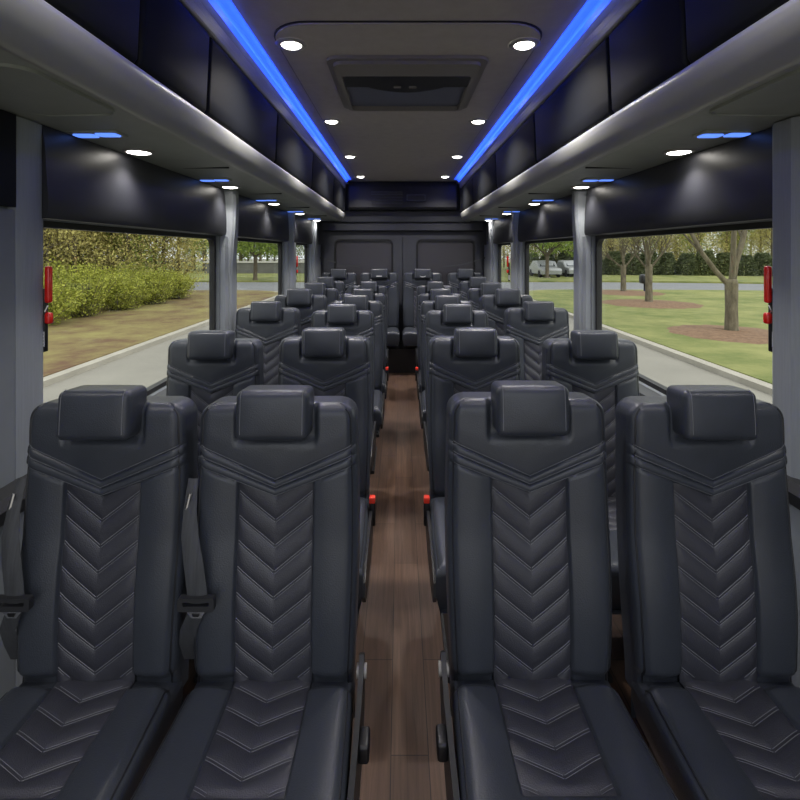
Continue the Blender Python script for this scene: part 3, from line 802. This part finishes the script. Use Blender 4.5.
# three lawn trees
def lawn_tree(x, y, r, h, forks, seed, label, lean=None, leaves=500):
    rnd = random.Random(seed); root = empty('bare_tree', (x, y, GL)); tag(root, label, 'tree', 'bare lawn trees in mulch rings')
    mb = MB(); tips = []
    mb.tube([(0, 0, -.05), (0, 0, .12), (0, 0, h*.5), (0, 0, h), (0, 0, h+.12)], [r*1.5, r*1.12, r, r*1.08, r*.9], 12)
    for (dx, dy, dz, L, rr) in forks: grow(mb, rnd, (dx*.04, dy*.04, h*.93), (dx, dy, dz), L, rr, 4, tips, .55)
    tr = mb.build('trunk', M['bark'], root, angle=80, fix=False)
    lb = MB(); pts = []
    for t, dp in tips:
        if dp <= 1 and rnd.random() < leaves/1000: pts += [(t.x+rnd.gauss(0, .12), t.y+rnd.gauss(0, .12), t.z+rnd.gauss(0, .12)) for _ in range(3)]
    quads(lb, pts, .03, rnd); lb.build('buds', M['bud_leaf'], root, smooth=False, fix=False)
def mulch(x, y, r, label):
    m = MB(); rnd = random.Random(int(x*10)); n = 40; rows = []
    for k, (f_, z) in enumerate(((1, 0.002), (.8, .035), (.4, .07), (.02, .08))):
        rows.append([(x+r*f_*math.cos(q*6.283/n)*(1+.05*math.sin(q*1.7)), y+r*f_*math.sin(q*6.283/n)*(1+.05*math.sin(q*2.3)), GL+z+rnd.uniform(-.008, .008)*(k > 0)) for q in range(n)])
    m.grid(rows, True); tag(m.build('mulch_ring', M['mulch']), label, 'mulch', 'mulch rings on the lawn')
lawn_tree(8.75, 13.2, .145, 1.30, [(-.75, .1, 1.0, 2.2, .075), (-.06, -.05, 1, 2.6, .08), (.16, .05, 1, 2.6, .085)], 3, 'nearest right lawn tree, thick trunk splitting into three bare limbs')
lawn_tree(10.35, 20.8, .135, 1.5, [(-.6, .1, .7, 1.1, .05), (0, .05, 1, 1.2, .07), (.5, -.1, .8, 1.1, .05), (-.25, -.4, .9, 1.1, .045), (.3, .4, .9, 1.1, .045), (-.2, .2, 1, 1.2, .05)], 8, 'second right lawn tree, slim trunk with spreading bare twigs')
lawn_tree(11.75, 26.3, .13, 1.35, [(-.6, .2, .7, 1.1, .05), (.1, .1, 1, 1.2, .065), (.6, -.1, .7, 1.1, .05), (-.2, -.3, .9, 1.1, .045), (.2, .35, .9, 1.1, .045)], 12, 'third right lawn tree, farthest and smallest with bare twigs')
mulch(8.75, 13.1, 1.55, 'brown mulch ring under the nearest lawn tree'); mulch(10.35, 20.7, 1.9, 'brown mulch ring under the second lawn tree'); mulch(11.75, 26.2, 1.9, 'brown mulch ring under the farthest lawn tree')
# woodland trees (four kinds, copied)
def wood_proto(name, seed, h, leafm, nleaf, bark='dark_bark', leaf=.09, low=.25, spread=1.):
    rnd = random.Random(seed); root = empty(name, (0, 0, 0)); mb = MB(); tips = []
    mb.tube([(0, 0, -.1), (.03, 0, h*.25), (-.04, .05, h*.5), (.05, 0, h*.8), (0, 0, h)], [.11, .09, .07, .05, .02], 8)
    for k in range(15):
        a = rnd.uniform(0, 6.28); z = h*rnd.uniform(low, .85)
        grow(mb, rnd, (0, 0, z), (math.cos(a)*spread, math.sin(a)*spread, rnd.uniform(.4, 1.2)), h*rnd.uniform(.08, .13), .035, 3, tips, .6)
    mb.build('trunk', M[bark], root, angle=80, fix=False)
    pts = []
    for _ in range(nleaf):
        t, d = rnd.choice(tips); pts.append((t.x+rnd.gauss(0, .5), t.y+rnd.gauss(0, .5), t.z+rnd.gauss(0, .6)))
    lb = MB(); quads(lb, pts, leaf, rnd); lb.build('foliage', M[leafm], root, smooth=False, fix=False)
    return root
WP = [wood_proto('woodland_tree', 21, 8.5, 'wood_leaf', 8000, low=.06, leaf=.06), wood_proto('woodland_tree', 22, 7.5, 'wood_leaf', 6000, low=.05, leaf=.055), wood_proto('woodland_tree', 23, 9, 'green_leaf', 7000, low=.08, leaf=.07)]
WPU = [False]*3
def place(k, x, y, s, rz, label, group):
    o = WP[k] if not WPU[k] else copy_tree(WP[k]); WPU[k] = True
    o.location = (x, y, GL-.005); o.rotation_euler.z = rz; o.scale = (s, s, s); tag(o, label, 'tree', group)
rnd = random.Random(5)
spots = []
tries = 0
while len(spots) < 112 and tries < 20000:
    tries += 1
    y = rnd.uniform(15.5, 27.6) if len(spots) < 52 else rnd.uniform(38.5, 52); q = rnd.uniform(-.86, -.37); x = q*y
    if x > (-13.6 if y < 23.5 else -12.2) or (y > 36 and x > -15.5): continue
    if all((x-a)**2+(y-b)**2 > 1.5 for a, b in spots): spots.append((x, y))
for i, (x, y) in enumerate(spots):
    k = (0, 1, 0, 1, 2)[i % 5]
    place(k, x, y, rnd.uniform(.8, 1.15)*(1.3 if y > 36 else 1), rnd.uniform(0, 6), ('yellow-green woodland tree behind the left shrubs', 'thinly leafed tangled tree behind the left shrubs', 'greener woodland tree behind the left shrubs')[k], ('yellowish trees of the left wood', 'thin trees of the left wood', 'green trees of the left wood')[k])
spots = []; tries = 0
while len(spots) < 46 and tries < 5000:
    tries += 1
    y = rnd.uniform(49, 72); x = y*rnd.uniform(.18, .80)
    if all((x-a)**2+(y-b)**2 > 5 for a, b in spots): spots.append((x, y))
for i, (x, y) in enumerate(spots):
    k = (0, 2, 1, 0)[i % 4]
    place(k, x, y, rnd.uniform(1., 1.5), rnd.uniform(0, 6), ('yellow-green tree beyond the dark right hedge', 'thinly leafed tree beyond the dark right hedge', 'green leafy tree beyond the dark right hedge')[k], ('yellowish trees behind the right hedge', 'thin trees behind the right hedge', 'green trees behind the right hedge')[k])
spots = []; tries = 0
while len(spots) < 22 and tries < 5000:
    tries += 1
    y = rnd.uniform(53, 72); x = -y*rnd.uniform(.15, .42)
    if all((x-a)**2+(y-b)**2 > 5 for a, b in spots): spots.append((x, y))
for i, (x, y) in enumerate(spots):
    place(2, x, y, rnd.uniform(1., 1.4), rnd.uniform(0, 6), 'green tree behind the low grey fence beyond the left rear windows', 'green trees behind the left fence')
# shade trees seen through the middle windows
def shade_tree(x, y, seed, label, h=6.5, tr=.16):
    rnd = random.Random(seed); root = empty('shade_tree', (x, y, GL)); tag(root, label, 'tree')
    mb = MB(); tips = []
    mb.tube([(0, 0, -.05), (0, 0, .2), (.02, 0, 1.2), (0, 0, 2.0)], [tr*1.4, tr, tr*.9, tr*.8], 10)
    for a in range(6): grow(mb, rnd, (0, 0, 1.7), (math.cos(a*1.05)*.9, math.sin(a*1.05)*.9, .9), 1.5, tr*.5, 3, tips, .6)
    mb.build('trunk', M['dark_bark'], root, angle=80, fix=False)
    pts = []
    for c in range(16): pts += blob_pts(rnd, 330, (rnd.uniform(-1.9, 1.9), rnd.uniform(-1.9, 1.9), rnd.uniform(2.5, h-1.2)), (1.2, 1.2, .9))
    lb = MB(); quads(lb, pts, .10, rnd); lb.build('foliage', M['green_leaf'], root, smooth=False, fix=False)
shade_tree(-11.0, 38, 31, 'round green shade tree on the grass seen through the left middle window')
shade_tree(15.5, 47, 32, 'green shade tree behind parked cars seen through the right middle window', 7)
shade_tree(12.2, 41.5, 33, 'green shade tree nearest the right middle window pillar', 6.5)
# shrubs on the left verge
def shrub_proto(seed):
    rnd = random.Random(seed); root = empty('shrub', (0, 0, 0)); mb = MB()
    stems = []
    for k in range(60):
        a = rnd.uniform(0, 6.28); r = rnd.uniform(.1, 1.25); h = rnd.uniform(1.1, 1.95)*(1-.22*(r/1.25)**2)
        p = [(0.25*r*math.cos(a), .25*r*math.sin(a), -.02), (.65*r*math.cos(a), .65*r*math.sin(a), h*.55), (r*math.cos(a), r*math.sin(a), h)]
        mb.tube(p, [.016, .011, .004], 4, False); stems.append(p)
    mb.build('stems', M['dark_bark'], root, angle=80, fix=False)
    pts = []
    for _ in range(8500):
        p = rnd.choice(stems); t = rnd.uniform(.12, 1.06)
        q = [lerp(lerp(p[0][i], p[1][i], min(1, t*2)), p[2][i], max(0, t*2-1)) for i in range(3)]
        pts.append((q[0]+rnd.gauss(0, .13), q[1]+rnd.gauss(0, .13), max(.05, q[2]+rnd.gauss(0, .10))))
    lb = MB(); quads(lb, pts, .042, rnd); lb.build('foliage', M['bush_leaf'], root, smooth=False, fix=False)
    return root
SP = [shrub_proto(41), shrub_proto(42)]; SU = [False, False]
shr = [(-11.9, 13.6), (-10.6, 14.6), (-12.6, 15.6), (-10.5, 16.5), (-11.9, 17.5), (-10.4, 18.5), (-12.0, 19.6), (-10.2, 20.6), (-11.8, 21.8), (-10.3, 22.8), (-13.8, 17.2), (-13.6, 19.4), (-11.7, 12.0), (-13.2, 13.0)]
for i, (x, y) in enumerate(shr):
    k = i % 2; o = SP[k] if not SU[k] else copy_tree(SP[k]); SU[k] = True
    s = rnd.uniform(.92, 1.12); o.location = (x, y, GL-.004); o.rotation_euler.z = rnd.uniform(0, 6); o.scale = (s, s, s*rnd.uniform(.62, 1.0))
    tag(o, 'feathery yellow-green shrub in the thicket outside the left front window', 'shrub', 'yellow-green shrubs of the left thicket')
# dark evergreen hedge on the right
def ever_proto(seed):
    rnd = random.Random(seed); root = empty('evergreen_shrub', (0, 0, 0)); mb = MB(); mb.tube([(0, 0, -.05), (0, 0, 2.4)], [.10, .03], 6); mb.build('trunk', M['dark_bark'], root, fix=False)
    pts = []
    for _ in range(2600):
        z = rnd.uniform(.05, 3.0); r = 1.05*(1-.55*(z/3.0)**2)*rnd.uniform(.55, 1); a = rnd.uniform(0, 6.28); pts.append((r*math.cos(a), r*math.sin(a), z))
    lb = MB(); quads(lb, pts, .12, rnd); lb.build('foliage', M['ever_leaf'], root, smooth=False, fix=False); return root
EP = ever_proto(51)
for i in range(22):
    x = 12.5+1.55*i; o = EP if i == 0 else copy_tree(EP); s = rnd.uniform(.9, 1.1)
    o.location = (x, 47.5-.012*(x-12)**2*.5+rnd.uniform(-.4, .4), GL-.004); o.rotation_euler.z = rnd.uniform(0, 6); o.scale = (s, s, s*.68)
    tag(o, 'dark evergreen shrub in the hedge beyond the right road', 'shrub', 'dark evergreens of the right hedge')
# post box by the far road
root = empty('post_box', (13.4, 27.4, GL)); tag(root, 'dark round-topped box on a post beside the far right road', 'post box')
b = MB(); b.tube([(0, 0, -.05), (0, 0, .55)], .05, 8); b.build('post', M['tyre'], root)
b = MB(); b.rbox((.25, .22, .26), .14, (0, 0, .66), k=4, m=2); b.build('box', M['seat_plastic'], root)
# low grey boarded fence with a white cap, left
root = empty('board_fence', (-12.5, 50, GL)); tag(root, 'low grey fence with white cap beyond the left rear windows', 'fence')
b = MB(); b.b3(-7, 8, -.06, .06, 0, 1.05); b.build('boards', M['stone'], root, smooth=False)
b = MB(); b.b3(-7.1, 8.1, -.14, .14, 1.05, 1.22); b.build('cap', M['white_paint'], root, smooth=False)
# small white house behind the right trees
root = empty('house', (25.5, 60, GL)); tag(root, 'small white house glimpsed between the right lawn trees', 'house')
b = MB(); b.prism([(-2.2, 0), (2.2, 0), (2.2, 2.3), (0, 3.7), (-2.2, 2.3)], -2, 2, 'y'); b.build('walls', M['white_paint'], root, smooth=False)
b = MB(); b.prism([(-2.5, 2.1), (0, 3.72), (2.5, 2.1), (2.5, 2.25), (0, 3.9), (-2.5, 2.25)], -2.2, 2.2, 'y'); b.build('roof', M['stone'], root, smooth=False)
b = MB(); b.b3(-.5, .5, -2.04, -1.99, .9, 1.9); b.build('window', M['car_glass'], root, smooth=False)
# two parked pale cars, right
def car(x, y, label):
    root = empty('parked_car', (x, y, GL)); tag(root, label, 'car', 'pale cars parked beyond the right lawn')
    b = MB(); prof = [(-2.1, .28), (-2.15, .6), (-2.0, .78), (-1.0, .88), (-.45, 1.36), (.9, 1.40), (1.6, .95), (2.1, .88), (2.15, .3)]
    rows = []
    for xx, k in ((-.84, .88), (-.78, .97), (-.5, 1.), (.5, 1.), (.78, .97), (.84, .88)): rows.append([(xx, p, .28+(z-.28)*k) for p, z in prof])
    b.grid(rows); o = len(b.v); b.f.append(tuple(range(9))); b.f.append(tuple(range(o-1, o-10, -1))); b.build('body', M['car_paint'], root, angle=30)
    b = MB(); b.add([(-.66, -.98, .90), (.66, -.98, .90), (.55, -.47, 1.33), (-.55, -.47, 1.33)], [(0, 1, 2, 3)]); b.build('windscreen', M['car_glass'], root, smooth=False)
    for sx in (-.78, .78):
        for sy in (-1.35, 1.35):
            b = MB(); b.lathe((sx, sy, .30), [(0, -.1), (.30, -.1), (.31, 0), (.30, .1), (0, .1)], 18, 'x'); b.build('wheel', M['tyre'], root)
car(12.6, 43.6, 'pale silver car parked left of its twin beyond the right middle window')
car(15.2, 44.6, 'pale silver car parked right of its twin beyond the right middle window')
for o in list(bpy.data.objects):
    pass

# ------------------------------------------------------------------ light, camera
wd = bpy.data.worlds.new('overcast_sky'); sc.world = wd; wd.use_nodes = True; nt = wd.node_tree
bg = nt.nodes['Background']; bg.inputs[0].default_value = (.93, .96, 1.0, 1); bg.inputs[1].default_value = 1.6
S = bpy.data.lights.new('soft_sun', 'SUN'); S.energy = 2.0; S.angle = R(25); S.color = (1, .95, .86)
so = bpy.data.objects.new('soft_sun', S); col.objects.link(so); so.rotation_euler = (R(38), R(12), R(20)); so.location = (0, 0, 20)
cam = bpy.data.cameras.new('camera'); co = bpy.data.objects.new('camera', cam); col.objects.link(co)
co.location = (0, 0, EYE); co.rotation_euler = (R(90), 0, 0)
cam.sensor_width = 36; cam.lens = 22.5; cam.shift_y = -.185; cam.clip_start = .02; cam.clip_end = 500
sc.camera = co
sc.view_settings.view_transform = 'Standard'; sc.view_settings.look = 'None'; sc.view_settings.exposure = 0.; sc.view_settings.gamma = 1
sc.view_settings.use_curve_mapping = False
